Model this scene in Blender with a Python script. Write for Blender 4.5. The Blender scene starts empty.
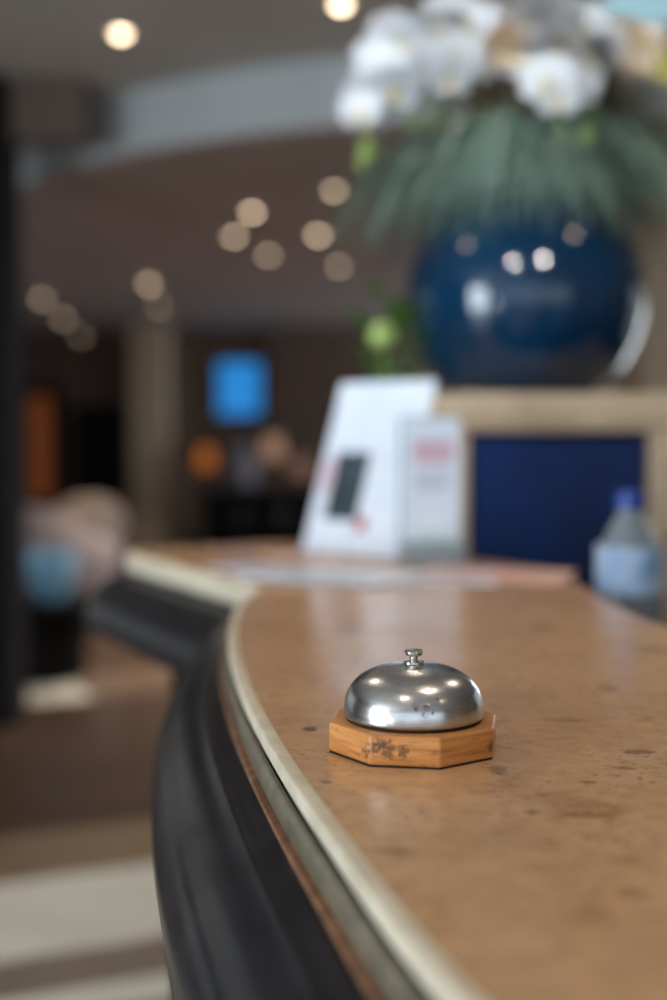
import bpy, bmesh, math, random
from mathutils import Vector, Matrix, Euler
random.seed(7)
SC = bpy.context.scene
C = SC.collection
PI = math.pi
R = math.radians

# ------------------------------------------------------------------ camera maths (667 x 1000 frame, 45 mm)
F = 1250.0
EYE = 1.293
PITCH = math.atan(65 / F)
TOP = 1.10                                   # counter height


def ray(px, py):
    x = (px - 333.5) / F
    y = -(py - 500) / F
    return Vector((x, math.cos(PITCH) + y * math.sin(PITCH), -math.sin(PITCH) + y * math.cos(PITCH)))


def on_z(px, py, z):
    v = ray(px, py)
    t = (z - EYE) / v.z
    return Vector((v.x * t, v.y * t, z))


def on_y(px, py, Y):
    v = ray(px, py)
    t = Y / v.y
    return Vector((v.x * t, Y, EYE + v.z * t))


# ------------------------------------------------------------------ materials
def lin(c):
    return tuple((x / 12.92 if x <= .04045 else ((x + .055) / 1.055) ** 2.4) for x in c)


def rgb(r, g, b):
    return lin((r / 255, g / 255, b / 255)) + (1,)


class NT:
    def __init__(self, name):
        self.m = bpy.data.materials.new(name)
        self.m.use_nodes = True
        self.t = self.m.node_tree
        self.b = self.t.nodes['Principled BSDF']

    def n(self, kind, **kw):
        x = self.t.nodes.new(kind)
        for k, v in kw.items():
            if isinstance(k, str) and hasattr(x, k):
                setattr(x, k, v)
        return x

    def l(self, a, b):
        self.t.links.new(a, b)

    def noise(self, scale, detail=4, vec=None, stretch=None, rough=.55):
        tc = self.n('ShaderNodeTexCoord')
        src = tc.outputs['Object']
        if stretch:
            mp = self.n('ShaderNodeMapping')
            mp.inputs['Scale'].default_value = stretch
            self.l(src, mp.inputs['Vector'])
            src = mp.outputs['Vector']
        x = self.n('ShaderNodeTexNoise')
        x.inputs['Scale'].default_value = scale
        x.inputs['Detail'].default_value = detail
        x.inputs['Roughness'].default_value = rough
        self.l(src, x.inputs['Vector'])
        return x.outputs['Fac']

    def ramp(self, fac, stops):
        r = self.n('ShaderNodeValToRGB')
        e = r.color_ramp.elements
        while len(e) > 1:
            e.remove(e[-1])
        e[0].position, e[0].color = stops[0]
        for p, c in stops[1:]:
            k = e.new(p)
            k.color = c
        self.l(fac, r.inputs['Fac'])
        return r.outputs['Color']

    def mask(self, fac, lo, hi):
        return self.ramp(fac, [(lo, (0, 0, 0, 1)), (hi, (1, 1, 1, 1))])

    def mix(self, fac, a, b, mode='MIX'):
        x = self.n('ShaderNodeMix')
        x.data_type = 'RGBA'
        x.blend_type = mode
        for s, v in ((0, fac), (6, a), (7, b)):
            if isinstance(v, (int, float, tuple)):
                x.inputs[s].default_value = v
            else:
                self.l(v, x.inputs[s])
        return x.outputs[2]

    def math(self, op, a, b=None, clamp=False):
        x = self.n('ShaderNodeMath')
        x.operation = op
        x.use_clamp = clamp
        for s, v in ((0, a), (1, b)):
            if v is None:
                continue
            if isinstance(v, (int, float)):
                x.inputs[s].default_value = v
            else:
                self.l(v, x.inputs[s])
        return x.outputs[0]

    def blob(self, p, rad, squash=(1, 1, 1), soft=.5, ns=180):
        """1 inside a stain of its own shape about world point p, 0 outside."""
        g = self.n('ShaderNodeNewGeometry')
        s = self.n('ShaderNodeVectorMath', operation='SUBTRACT')
        self.l(g.outputs['Position'], s.inputs[0])
        s.inputs[1].default_value = p
        m = self.n('ShaderNodeVectorMath', operation='MULTIPLY')
        self.l(s.outputs[0], m.inputs[0])
        m.inputs[1].default_value = squash
        ln = self.n('ShaderNodeVectorMath', operation='LENGTH')
        self.l(m.outputs[0], ln.inputs[0])
        wob = self.math('MULTIPLY', self.math('SUBTRACT', self.noise(ns, 4), .5), rad * (1.4 if ns == 180 else 2.6))
        d = self.math('ADD', ln.outputs['Value'], wob)
        mr = self.n('ShaderNodeMapRange')
        mr.inputs['From Min'].default_value = rad
        mr.inputs['From Max'].default_value = rad * soft
        self.l(d, mr.inputs['Value'])
        return mr.outputs[0]

    def bump(self, fac, strength, dist=.001):
        x = self.n('ShaderNodeBump')
        x.inputs['Strength'].default_value = strength
        x.inputs['Distance'].default_value = dist
        self.l(fac, x.inputs['Height'])
        self.l(x.outputs['Normal'], self.b.inputs['Normal'])

    def set(self, **kw):
        for k, v in kw.items():
            s = self.b.inputs[k.replace('_', ' ')]
            if isinstance(v, (int, float, tuple)):
                s.default_value = v
            else:
                self.l(v, s)
        return self


def pm(name, c1, c2=None, scale=8, rough=.5, metal=0., detail=4, stretch=None, bump=0., coat=0., spec=.5, **kw):
    t = NT(name)
    c2 = c2 or tuple(x * .8 for x in c1[:3]) + (1,)
    f = t.noise(scale, detail, stretch=stretch)
    t.set(Base_Color=t.ramp(f, [(.32, c1), (.68, c2)]), Roughness=rough, Metallic=metal)
    t.b.inputs['Coat Weight'].default_value = coat
    t.b.inputs['Coat Roughness'].default_value = .06
    t.b.inputs['Specular IOR Level'].default_value = spec
    for k, v in kw.items():
        t.b.inputs[k.replace('_', ' ')].default_value = v
    if bump:
        t.bump(f, bump)
    return t.m


def glow(name, col, strength):
    t = NT(name)
    f = t.noise(6, 2)
    t.set(Base_Color=(.02, .02, .02, 1), Emission_Color=t.ramp(f, [(.3, col), (.7, tuple(x * .93 for x in col[:3]) + (1,))]),
          Emission_Strength=strength)
    return t.m


# ------------------------------------------------------------------ mesh helpers
def wloc(o):
    p = Vector((0, 0, 0))
    while o is not None:
        p += o.location
        o = o.parent
    return p


def obj(name, bm, m, parent=None, smooth=True, world=True, angle=35):
    if world and parent is not None:
        bmesh.ops.translate(bm, verts=bm.verts, vec=-wloc(parent))
    bmesh.ops.recalc_face_normals(bm, faces=bm.faces)
    me = bpy.data.meshes.new(name)
    for f in bm.faces:
        f.smooth = smooth
    if smooth:
        for e in bm.edges:
            if len(e.link_faces) == 2 and e.calc_face_angle(0) > R(angle):
                e.smooth = False
    bm.to_mesh(me)
    bm.free()
    for mm in (m if isinstance(m, (list, tuple)) else [m]):
        me.materials.append(mm)
    o = bpy.data.objects.new(name, me)
    C.objects.link(o)
    if parent is not None:
        o.parent = parent
    return o


def tag(o, label, cat, group=None, kind=None):
    o['label'] = label
    o['category'] = cat
    if group:
        o['group'] = group
    if kind:
        o['kind'] = kind
    return o


def thing(name, label, cat, loc=(0, 0, 0), rz=0, group=None):
    o = bpy.data.objects.new(name, None)
    o.empty_display_size = .05
    C.objects.link(o)
    o.location = loc
    o.rotation_euler = (0, 0, rz)
    return tag(o, label, cat, group)


def structure(name, bm, m, smooth=False, parent=None):
    o = obj(name, bm, m, parent, smooth)
    if parent is None:
        o['kind'] = 'structure'
    return o


def copy_tree(o, parent=None):
    c = o.copy()
    C.objects.link(c)
    if parent is not None:
        c.parent = parent
    for ch in list(o.children):
        copy_tree(ch, c)
    return c


def box(bm, a, b, bev=0., rot=None):
    v = bmesh.ops.create_cube(bm, size=1)['verts']
    a, b = Vector(a), Vector(b)
    for x in v:
        x.co = Vector((a[i] + (b[i] - a[i]) * (x.co[i] + .5) for i in range(3)))
    if bev:
        es = list({e for x in v for e in x.link_edges})
        bmesh.ops.bevel(bm, geom=es, offset=bev, segments=2, affect='EDGES', profile=.5)
    return bm


def nbox(a, b, bev=0.):
    return box(bmesh.new(), a, b, bev)


def lathe(bm, prof, seg=48, c=(0, 0, 0), m=None):
    rings = []
    c = Vector(c)
    for r, z in prof:
        if r < 1e-6:
            rings.append([bm.verts.new(c + Vector((0, 0, z)))])
        else:
            rings.append([bm.verts.new(c + Vector((r * math.cos(2 * PI * k / seg), r * math.sin(2 * PI * k / seg), z))) for k in range(seg)])
    for A, B in zip(rings, rings[1:]):
        for k in range(seg):
            q = (k + 1) % seg
            if len(A) == 1 and len(B) == 1:
                continue
            if len(A) == 1:
                bm.faces.new((A[0], B[k], B[q]))
            elif len(B) == 1:
                bm.faces.new((A[k], B[0], A[q]))
            else:
                bm.faces.new((A[k], B[k], B[q], A[q]))
    return bm


def prism(bm, poly, z0, z1):
    lo = [bm.verts.new((x, y, z0)) for x, y in poly]
    hi = [bm.verts.new((x, y, z1)) for x, y in poly]
    n = len(poly)
    bm.faces.new(hi)
    bm.faces.new(lo[::-1])
    for k in range(n):
        q = (k + 1) % n
        bm.faces.new((lo[k], lo[q], hi[q], hi[k]))
    return bm


def tube(bm, pts, rad, seg=8, cap=True):
    pts = [Vector(p) for p in pts]
    rings = []
    for i, p in enumerate(pts):
        d = (pts[min(i + 1, len(pts) - 1)] - pts[max(i - 1, 0)]).normalized()
        a = d.orthogonal().normalized()
        if rings:
            a = (pa - d * pa.dot(d)).normalized()
        pa = a
        b = d.cross(a)
        r = rad[i] if isinstance(rad, (list, tuple)) else rad
        rings.append([bm.verts.new(p + a * r * math.cos(2 * PI * k / seg) + b * r * math.sin(2 * PI * k / seg)) for k in range(seg)])
    for A, B in zip(rings, rings[1:]):
        for k in range(seg):
            q = (k + 1) % seg
            bm.faces.new((A[k], B[k], B[q], A[q]))
    if cap:
        bm.faces.new(rings[0][::-1])
        bm.faces.new(rings[-1])
    return bm


def catmull(pts, per=6):
    P = [Vector(p) for p in pts]
    out = []
    for i in range(len(P) - 1):
        a, b, c, d = P[max(i - 1, 0)], P[i], P[i + 1], P[min(i + 2, len(P) - 1)]
        for k in range(per):
            t = k / per
            out.append(.5 * ((2 * b) + (c - a) * t + (2 * a - 5 * b + 4 * c - d) * t * t + (3 * b - a - 3 * c + d) * t ** 3))
    out.append(P[-1])
    return out


def mitre(path):
    """left-hand outward normals of an open 2-D path, stretched at kinks."""
    out = []
    for i in range(len(path)):
        d = []
        if i > 0:
            d.append((path[i] - path[i - 1]).normalized())
        if i < len(path) - 1:
            d.append((path[i + 1] - path[i]).normalized())
        h = sum(d, Vector((0, 0))).normalized()
        k = 1 / max(.4, h.dot(d[0]))
        out.append(Vector((-h.y, h.x)) * k)
    return out


def sweep(path, nrm, prof, i0, i1, z0):
    """closed profile [(u out, z)] along path[i0..i1]."""
    bm = bmesh.new()
    rings = [[bm.verts.new((path[i].x + nrm[i].x * u, path[i].y + nrm[i].y * u, z0 + z)) for u, z in prof] for i in range(i0, i1 + 1)]
    n = len(prof)
    for A, B in zip(rings, rings[1:]):
        for k in range(n):
            q = (k + 1) % n
            bm.faces.new((A[k], A[q], B[q], B[k]))
    bm.faces.new(rings[0][::-1])
    bm.faces.new(rings[-1])
    return bm


# ------------------------------------------------------------------ material set
def stone_mat():
    t = NT('brown limestone')
    big = t.noise(5, 5)
    fine = t.noise(70, 5, stretch=(1, 1, 1))
    base = t.ramp(big, [(.3, rgb(194, 156, 118)), (.5, rgb(210, 170, 130)), (.7, rgb(180, 143, 108))])
    base = t.mix(t.mask(fine, .45, .75), base, rgb(186, 146, 106))
    pits = t.noise(120, 3, stretch=(1, 1.6, 1), rough=.7)
    patch = t.noise(11, 2)
    pm_ = t.math('MULTIPLY', t.mask(pits, .57, .66), t.mask(patch, .46, .6))
    base = t.mix(t.math('MULTIPLY', pm_, .75), base, rgb(92, 62, 44))
    amber = t.math('MULTIPLY', t.mask(t.noise(16, 4), .62, .74), .5)
    base = t.mix(amber, base, rgb(150, 104, 58))
    for (px, py, rad, sq, col, a) in (
            (310, 729, .0065, (1, .75, 1), (70, 44, 32), .85), (326, 782, .004, (1, 1, 1), (96, 62, 44), .7),
            (585, 815, .020, (1, 2.6, 1), (150, 98, 44), .6), (396, 851, .012, (1, 1.5, 1), (132, 88, 54), .5),
            (632, 893, .009, (1, 1, 1), (134, 92, 56), .5), (532, 812, .005, (1, 1, 1), (112, 76, 50), .55),
            (626, 860, .010, (1, 1.5, 1), (150, 104, 56), .45), (608, 688, .010, (1, .7, 1), (120, 84, 60), .5),
            (543, 627, .016, (1, .6, 1), (126, 92, 66), .5), (640, 752, .012, (1, 1.6, 1), (84, 56, 40), .6),
            (655, 650, .02, (1, .8, 1), (120, 84, 60), .4), (588, 782, .007, (1, 1.5, 1), (100, 70, 48), .55),
            (498, 770, .012, (1.6, 1, 1), (96, 66, 48), .5), (625, 768, .008, (1, 1.5, 1), (98, 68, 48), .55),
            (565, 720, .02, (1, 2.4, 1), (130, 92, 62), .4)):
        m = t.math('MULTIPLY', t.blob(on_z(px, py, TOP), rad, sq), a)
        base = t.mix(m, base, rgb(*col))
    rr = t.ramp(t.noise(9, 3), [(.3, (.16, .16, .16, 1)), (.7, (.26, .26, .26, 1))])
    t.set(Base_Color=base, Roughness=rr)
    t.b.inputs['Specular IOR Level'].default_value = .5
    t.bump(t.math('ADD', t.math('MULTIPLY', pm_, -1.0), t.math('MULTIPLY', fine, .12)), .25, .0006)
    return t.m


def steel_mat():
    t = NT('worn satin steel')
    streak = t.noise(60, 4, stretch=(.35, .35, 6))
    cloud = t.noise(70, 4)
    base = t.ramp(cloud, [(.3, (.52, .53, .55, 1)), (.7, (.64, .64, .65, 1))])
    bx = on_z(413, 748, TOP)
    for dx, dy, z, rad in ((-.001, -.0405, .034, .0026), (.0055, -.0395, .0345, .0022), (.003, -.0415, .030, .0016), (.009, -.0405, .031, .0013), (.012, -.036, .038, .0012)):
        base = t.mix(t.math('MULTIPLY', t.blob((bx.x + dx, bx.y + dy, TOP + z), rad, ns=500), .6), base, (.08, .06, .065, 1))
    speck = t.mask(t.noise(420, 2), .70, .76)
    base = t.mix(t.math('MULTIPLY', speck, .45), base, (.12, .12, .12, 1))
    t.set(Base_Color=base, Metallic=1., Roughness=t.ramp(streak, [(.3, (.20, .20, .20, 1)), (.7, (.29, .29, .29, 1))]))
    t.bump(streak, .06, .0004)
    return t.m


def oak_mat():
    t = NT('worn orange wood')
    g = t.noise(26, 5, stretch=(1, 1, 9))
    base = t.ramp(g, [(.25, rgb(150, 92, 44)), (.5, rgb(196, 132, 72)), (.75, rgb(214, 154, 92))])
    scr = t.noise(60, 4, stretch=(1, 1, 5), rough=.7)
    base = t.mix(t.math('MULTIPLY', t.mask(scr, .58, .68), .6), base, rgb(96, 58, 32))
    bx = on_z(413, 748, TOP)
    for dx, z, rad in ((-.018, .011, .004), (-.026, .0105, .003), (-.009, .010, .003), (-.022, .014, .003), (-.031, .008, .003), (.045, .008, .003)):
        y = bx.y - (.051 if dx < .02 else .035)
        base = t.mix(t.math('MULTIPLY', t.blob((bx.x + dx, y, TOP + z), rad * 1.5, (1, .25, 1.0), ns=430), .75), base, rgb(84, 54, 36))
    t.set(Base_Color=base, Roughness=.42)
    t.bump(scr, .15, .0005)
    return t.m


def floor_mat():
    t = NT('brown stone floor with pale bands')
    g = t.n('ShaderNodeNewGeometry')
    s = t.n('ShaderNodeSeparateXYZ')
    t.l(g.outputs['Position'], s.inputs[0])
    a = R(24)
    wob = t.math('MULTIPLY', t.math('SUBTRACT', t.noise(1.3, 2), .5), .05)
    tt = t.math('ADD', t.math('ADD', t.math('MULTIPLY', s.outputs[0], -math.sin(a)), t.math('MULTIPLY', s.outputs[1], math.cos(a))), wob)
    ss = t.math('ADD', t.math('MULTIPLY', s.outputs[0], math.cos(a)), t.math('MULTIPLY', s.outputs[1], math.sin(a)))
    base = t.ramp(t.noise(2.2, 5), [(.3, rgb(66, 52, 43)), (.7, rgb(84, 66, 54))])
    def band(lo, hi, c1, c2, b, smax=None):
        m = t.math('MULTIPLY', t.math('GREATER_THAN', tt, lo), t.math('LESS_THAN', tt, hi))
        if smax is not None:
            m = t.math('MULTIPLY', m, t.math('LESS_THAN', ss, smax))
        return t.mix(m, b, t.ramp(t.noise(3.5, 5), [(.3, c1), (.7, c2)]))
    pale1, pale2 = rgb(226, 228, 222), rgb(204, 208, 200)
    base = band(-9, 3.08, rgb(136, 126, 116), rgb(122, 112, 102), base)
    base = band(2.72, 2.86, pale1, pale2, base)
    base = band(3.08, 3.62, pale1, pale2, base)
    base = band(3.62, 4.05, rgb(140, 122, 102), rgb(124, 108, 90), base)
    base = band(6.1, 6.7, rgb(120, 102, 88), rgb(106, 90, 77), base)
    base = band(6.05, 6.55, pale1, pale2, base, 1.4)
    t.set(Base_Color=base, Roughness=.3)
    return t.m


M = {}
M['stone'] = stone_mat()
M['steel'] = steel_mat()
M['oak'] = oak_mat()
M['floor'] = floor_mat()
M['chrome'] = pm('polished nickel', (.72, .70, .64, 1), (.6, .58, .54, 1), 200, .14, 1.)
M['felt'] = pm('black felt', (.012, .011, .011, 1), None, 400, .9)
M['cream'] = pm('cream stone edging', rgb(228, 219, 198), rgb(202, 192, 170), 38, .35, detail=6, bump=.1)
M['olive'] = pm('grey green stone bead', rgb(120, 111, 92), rgb(84, 78, 66), 60, .3, detail=6)
M['bronze'] = pm('rubbed bronze line', rgb(186, 138, 104), rgb(120, 84, 62), 60, .35, .7)
M['lacquer'] = pm('black lacquered wood', (.017, .016, .020, 1), (.008, .008, .010, 1), 24, .3, detail=6, coat=.06, spec=.12, bump=.03)
M['darkwood'] = pm('dark stained wood', (.024, .018, .015, 1), (.014, .011, .010, 1), 6, .4, stretch=(6, 6, 1))
M['white_card'] = pm('white card', rgb(228, 240, 254), rgb(214, 228, 248), 20, .35)
M['lilac_card'] = pm('pale lilac card', rgb(214, 216, 232), rgb(198, 200, 220), 20, .5)
M['pink_card'] = pm('pink paper', rgb(226, 190, 178), rgb(212, 172, 160), 20, .6)
M['pink_ink'] = pm('pink ink', rgb(214, 160, 176), rgb(202, 146, 166), 60, .5)
M['red_ink'] = pm('red ink', rgb(190, 66, 80), rgb(170, 56, 70), 60, .5)
M['grey_ink'] = pm('grey ink', rgb(150, 160, 178), rgb(170, 178, 194), 60, .5)
M['photo'] = pm('dark photo print', rgb(34, 44, 52), rgb(70, 88, 96), 26, .3)
M['aqua_ink'] = pm('aqua ink', rgb(196, 222, 228), rgb(206, 230, 236), 30, .5)
M['sand_ink'] = pm('sand ink', rgb(214, 196, 158), rgb(222, 206, 172), 30, .5)
M['acrylic'] = pm('frosted acrylic', rgb(206, 226, 232), rgb(196, 216, 226), 12, .12, Transmission_Weight=.5)
M['taupe'] = pm('beige stone frame', rgb(186, 164, 138), rgb(164, 144, 120), 14, .35, detail=6)
M['navy'] = pm('navy lacquer', rgb(8, 40, 92), rgb(6, 24, 56), 3, .5, spec=.2)
M['vase'] = pm('cobalt glass', (.001, .036, .095, 1), (.001, .012, .034, 1), 3.5, .08, coat=.3, IOR=1.5)
M['petal'] = pm('white orchid petal', rgb(240, 242, 246), rgb(226, 232, 238), 60, .55, Subsurface_Weight=.1)
M['peach_petal'] = pm('peach petal', rgb(232, 214, 196), rgb(220, 196, 172), 60, .55)
M['orange_petal'] = pm('amber petal', rgb(210, 184, 136), rgb(194, 162, 112), 60, .55)
M['yellow_petal'] = pm('yellow petal', rgb(186, 182, 84), rgb(156, 152, 64), 60, .55)
M['lip'] = pm('cream orchid lip', rgb(226, 214, 150), rgb(214, 196, 120), 90, .5)
M['bud'] = pm('lime bud', rgb(180, 206, 124), rgb(152, 184, 98), 40, .35)
M['stem'] = pm('green stem', rgb(86, 110, 60), rgb(66, 88, 48), 40, .5)
M['blade'] = pm('blue green blade', rgb(142, 172, 158), rgb(70, 98, 90), 5, .4)
M['blade_olive'] = pm('olive blade', rgb(132, 116, 84), rgb(84, 74, 52), 5, .5)
M['leaf'] = pm('fresh green leaf', rgb(112, 158, 78), rgb(82, 126, 58), 12, .35)
M['pot'] = pm('dark clay pot', rgb(50, 44, 40), rgb(40, 34, 32), 12, .6)
M['plaster'] = pm('pale ceiling plaster', rgb(208, 205, 200), rgb(200, 197, 192), 2, .85)
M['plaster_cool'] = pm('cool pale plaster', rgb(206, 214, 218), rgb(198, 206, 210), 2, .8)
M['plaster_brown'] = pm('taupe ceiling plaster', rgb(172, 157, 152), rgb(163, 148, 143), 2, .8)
M['wall'] = pm('taupe wall', rgb(150, 128, 108), rgb(138, 117, 98), 1.5, .8)
M['wall_dark'] = pm('dark brown wall', rgb(88, 66, 54), rgb(76, 57, 46), 1.5, .6)
M['column'] = pm('pale taupe column', rgb(178, 158, 134), rgb(166, 146, 122), 2, .6)
M['black'] = pm('black paint', (.006, .006, .007, 1), (.009, .009, .010, 1), 4, .6, spec=.06)
M['skirting'] = pm('dark skirting', rgb(58, 44, 36), rgb(48, 36, 30), 4, .5)
M['fabric'] = pm('pale mauve fabric', rgb(128, 120, 126), rgb(112, 105, 110), 60, .85, bump=.1)
M['fabric_taupe'] = pm('beige fabric', rgb(164, 146, 134), rgb(146, 130, 118), 60, .85, bump=.1)
M['blue_glass'] = pm('pale blue ceramic', rgb(150, 204, 236), rgb(130, 188, 226), 8, .25)
M['cap'] = pm('blue bottle cap', rgb(14, 68, 162), rgb(10, 54, 140), 40, .35)
M['label'] = pm('pale blue bottle wrapper', rgb(200, 222, 242), rgb(110, 152, 204), 22, .4)
M['pet'] = pm('clear bottle plastic', rgb(196, 208, 220), rgb(186, 200, 214), 8, .12, Transmission_Weight=.62, IOR=1.3)
M['rim'] = pm('white lamp rim', rgb(210, 204, 196), rgb(200, 194, 186), 20, .5)
M['screen'] = glow('lit blue screen', rgb(40, 140, 220), .75)
M['orange_lit'] = glow('lit amber panel', rgb(170, 86, 22), .20)
M['window_frame'] = pm('grey window frame', rgb(90, 90, 92), rgb(80, 80, 82), 8, .4)
M['shade'] = glow('lit pale blue lamp shade', rgb(160, 200, 214), .8)

# ------------------------------------------------------------------ room shell
X0, X1, Y0, Y1 = -5.0, 5.0, -4.0, 17.0
ZC, ZS = EYE + 1.55, EYE + 1.262
structure('floor', nbox((X0 - .2, Y0 - .2, -.1), (X1 + .2, Y1 + .2, 0)), M['floor'])
structure('ceiling', nbox((X0 - .2, Y0 - .2, ZC), (X1 + .2, Y1 + .2, ZC + .1)), M['plaster'])
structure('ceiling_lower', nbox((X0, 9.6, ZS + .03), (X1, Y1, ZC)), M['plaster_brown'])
bm = bmesh.new()
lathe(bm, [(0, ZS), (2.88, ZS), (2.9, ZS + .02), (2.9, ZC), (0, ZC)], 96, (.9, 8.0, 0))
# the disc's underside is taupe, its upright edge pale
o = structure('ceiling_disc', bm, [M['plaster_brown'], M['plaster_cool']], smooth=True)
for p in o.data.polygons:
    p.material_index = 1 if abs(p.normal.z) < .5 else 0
structure('wall_far', nbox((X0, Y1, 0), (X1, Y1 + .2, ZC)), M['wall'])


OUT = {'wall_left': -.2, 'wall_right': .2}


def wall_with_windows(name, axis, at, a0, a1, wins, m):
    """wall in the plane axis=at from a0 to a1 with openings (w0, w1, z0, z1)."""
    bm = bmesh.new()
    def seg(p, q, z0, z1):
        if q - p < 1e-4 or z1 - z0 < 1e-4:
            return
        if axis == 'y':
            box(bm, (p, at - .2, z0), (q, at, z1))
        else:
            box(bm, (min(at, at + OUT[name]), p, z0), (max(at, at + OUT[name]), q, z1))
    cur = a0
    for w0, w1, z0, z1 in wins:
        seg(cur, w0, 0, ZC)
        seg(w0, w1, 0, z0)
        seg(w0, w1, z1, ZC)
        cur = w1
    seg(cur, a1, 0, ZC)
    return structure(name, bm, m)


WB = [(-4.45, -3.95, .06, 1.2), (-3.6, 1.2, .5, 2.55), (1.4, 4.9, .5, 2.55)]
WL = [(-3.2, -.8, .06, 2.5), (3.8, 8.8, .06, 2.5), (10.0, 13.0, .06, 2.5)]
WR = [(4.5, 9.5, .3, 2.5), (11.0, 14.0, .3, 2.5)]  # unseen right-hand windows, added to brighten the rear of the lobby
wall_with_windows('wall_near', 'y', Y0, X0, X1, WB, M['wall'])
wall_with_windows('wall_left', 'x', X0, Y0, Y1, WL, M['wall'])
wall_with_windows('wall_right', 'x', X1, Y0, Y1, WR, M['wall'])
n = 0
for axis, at, wins, sg, per in (('y', Y0, WB, 1, (190, 3.5, 3.5)), ('x', X0, WL, 1, (58, .8, .8)), ('x', X1, WR, -1, (1.2, 32))):
    for (w0, w1, z0, z1), pw in zip(wins, per):
        n += 1
        bm = bmesh.new()
        t_ = .05
        def fr(p, q, za, zb):
            if axis == 'y':
                box(bm, (p, at - .14, za), (q, at - .06, zb))
            else:
                box(bm, (at - .1 * sg - .04, p, za), (at - .1 * sg + .04, q, zb))
        fr(w0, w0 + t_, z0, z1); fr(w1 - t_, w1, z0, z1); fr(w0, w1, z0, z0 + t_); fr(w0, w1, z1 - t_, z1)
        k = 3
        for j in range(1, k):
            x = w0 + (w1 - w0) * j / k
            fr(x - .03, x + .03, z0, z1)
        structure('window_%d' % n, bm, M['window_frame'])
        l = bpy.data.lights.new('daylight', 'AREA')
        l.shape = 'RECTANGLE'
        l.size, l.size_y = w1 - w0, z1 - z0
        l.color = (.80, .91, 1.0)
        l.energy = pw * (w1 - w0) * (z1 - z0)
        lo = bpy.data.objects.new('daylight', l)
        C.objects.link(lo)
        mid = (w0 + w1) / 2
        if axis == 'y':
            lo.location = (mid, at - .25, (z0 + z1) / 2)
            lo.rotation_euler = Vector((0, -1, 0)).to_track_quat('Z', 'Y').to_euler()
        else:
            lo.location = (at - .25 * sg, mid, (z0 + z1) / 2)
            lo.rotation_euler = Vector((-sg, 0, 0)).to_track_quat('Z', 'Y').to_euler()
structure('baseboard_far', nbox((X0, Y1 - .02, 0), (X1, Y1, .12), .004), M['skirting'])
structure('baseboard_right', nbox((X1 - .02, Y0, 0), (X1, Y1 - .02, .12), .004), M['skirting'])

# far end of the lobby: columns, dark openings
bm = bmesh.new()
a, b = on_y(131, 500, 14.0).x, on_y(167, 500, 14.0).x
box(bm, (a, 14.0, 0), (b, 14.4, ZS), .02)
box(bm, (a - .03, 13.97, 0), (b + .03, 14.43, .15), .01)
structure('column_1', bm, M['column'])
a, b = on_y(646, 500, 6.0).x, on_y(735, 500, 6.0).x
bm = nbox((a, 6.0, 0), (b, 6.4, ZS), .02)
box(bm, (a - .03, 5.97, 0), (b + .03, 6.43, .15), .01)
structure('column_2', bm, M['column'])
# dark panelled recess at the far left with lit amber opening
a, b = on_y(10, 500, 16.0).x, on_y(131, 500, 16.0).x
structure('wall_recess', nbox((a - 2, 16.2, 0), (b, 16.4, ZS)), M['wall_dark'])
bm = bmesh.new()
c0, c1 = on_y(70, 405, 16.0), on_y(122, 405, 16.0)
box(bm, (c0.x, 16.12, 0), (c1.x, 16.2, c0.z), .01)
box(bm, (c0.x + .06, 16.09, .1), ((c0.x + c1.x) / 2 - .02, 16.12, c0.z - .1), .005)
box(bm, ((c0.x + c1.x) / 2 + .02, 16.09, .1), (c1.x - .06, 16.12, c0.z - .1), .005)
structure('door_1', bm, M['black'])
d0, d1 = on_y(23, 392, 16.0), on_y(52, 500, 16.0)
bm = bmesh.new()
box(bm, (d0.x - .1, 16.1, 0), (d0.x, 16.2, d0.z + .1)); box(bm, (d1.x, 16.1, 0), (d1.x + .1, 16.2, d0.z + .1)); box(bm, (d0.x, 16.1, d0.z), (d1.x, 16.2, d0.z + .1))
structure('door_2', bm, M['black'])
wt = thing('wall_light', 'tall glowing amber wall light in the dark recess, far left', 'wall light', ((d0.x + d1.x) / 2, 16.19, d1.z))
obj('lit_panel', nbox((d0.x + .04, 16.14, d1.z), (d1.x - .04, 16.19, d0.z - .05), .01), M['orange_lit'], wt, smooth=False)
bm = bmesh.new()
box(bm, (d0.x + .0, 16.12, d1.z - .04), (d1.x, 16.2, d1.z)); box(bm, (d0.x, 16.12, d0.z - .05), (d1.x, 16.2, d0.z - .01)); box(bm, (d0.x, 16.12, d1.z - .04), (d0.x + .04, 16.2, d0.z - .01)); box(bm, (d1.x - .04, 16.12, d1.z - .04), (d1.x, 16.2, d0.z - .01))
obj('frame', bm, M['black'], wt, smooth=False)
# dark brown wall behind the bar
a, b = on_y(271, 500, 15.0).x, on_y(420, 500, 15.0).x
structure('wall_bar', nbox((a, 15.0, 0), (b, 15.2, ZS)), M['wall_dark'])
a2 = on_y(167, 500, 15.6).x
structure('wall_screen', nbox((a2, 15.6, 0), (a + .3, 15.8, ZS)), M['wall'])

# ------------------------------------------------------------------ the counter
near = catmull([(.62, -.72), (.42, -.38), (.25, -.06), (.126, .20), (.0425, .42), (-.007, .617), (-.0435, .79), (-.0735, .965), (-.099, 1.17), (-.110, 1.40), (-.096, 1.572)], 6)
KINK = len(near) - 1
path = list(near)
wing_dir = Vector((-.235, .485)).normalized()
w_end = Vector((-.338, 2.046))
for k in range(1, 7):
    path.append(near[-1].lerp(w_end, k / 6))
WEND = len(path) - 1
for k in range(1, 9):                         # rounded end of the wing, then back
    a = k / 8 * R(92)
    r0 = .045
    cen = w_end + Vector((wing_dir.y, -wing_dir.x)) * r0
    v = Vector((-wing_dir.y, wing_dir.x)) * r0
    path.append(cen + Matrix.Rotation(-a, 2) @ v)
path.append(path[-1] + Vector((.235, .14)))
nrm = mitre(path)
LAST = len(path) - 1

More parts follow.
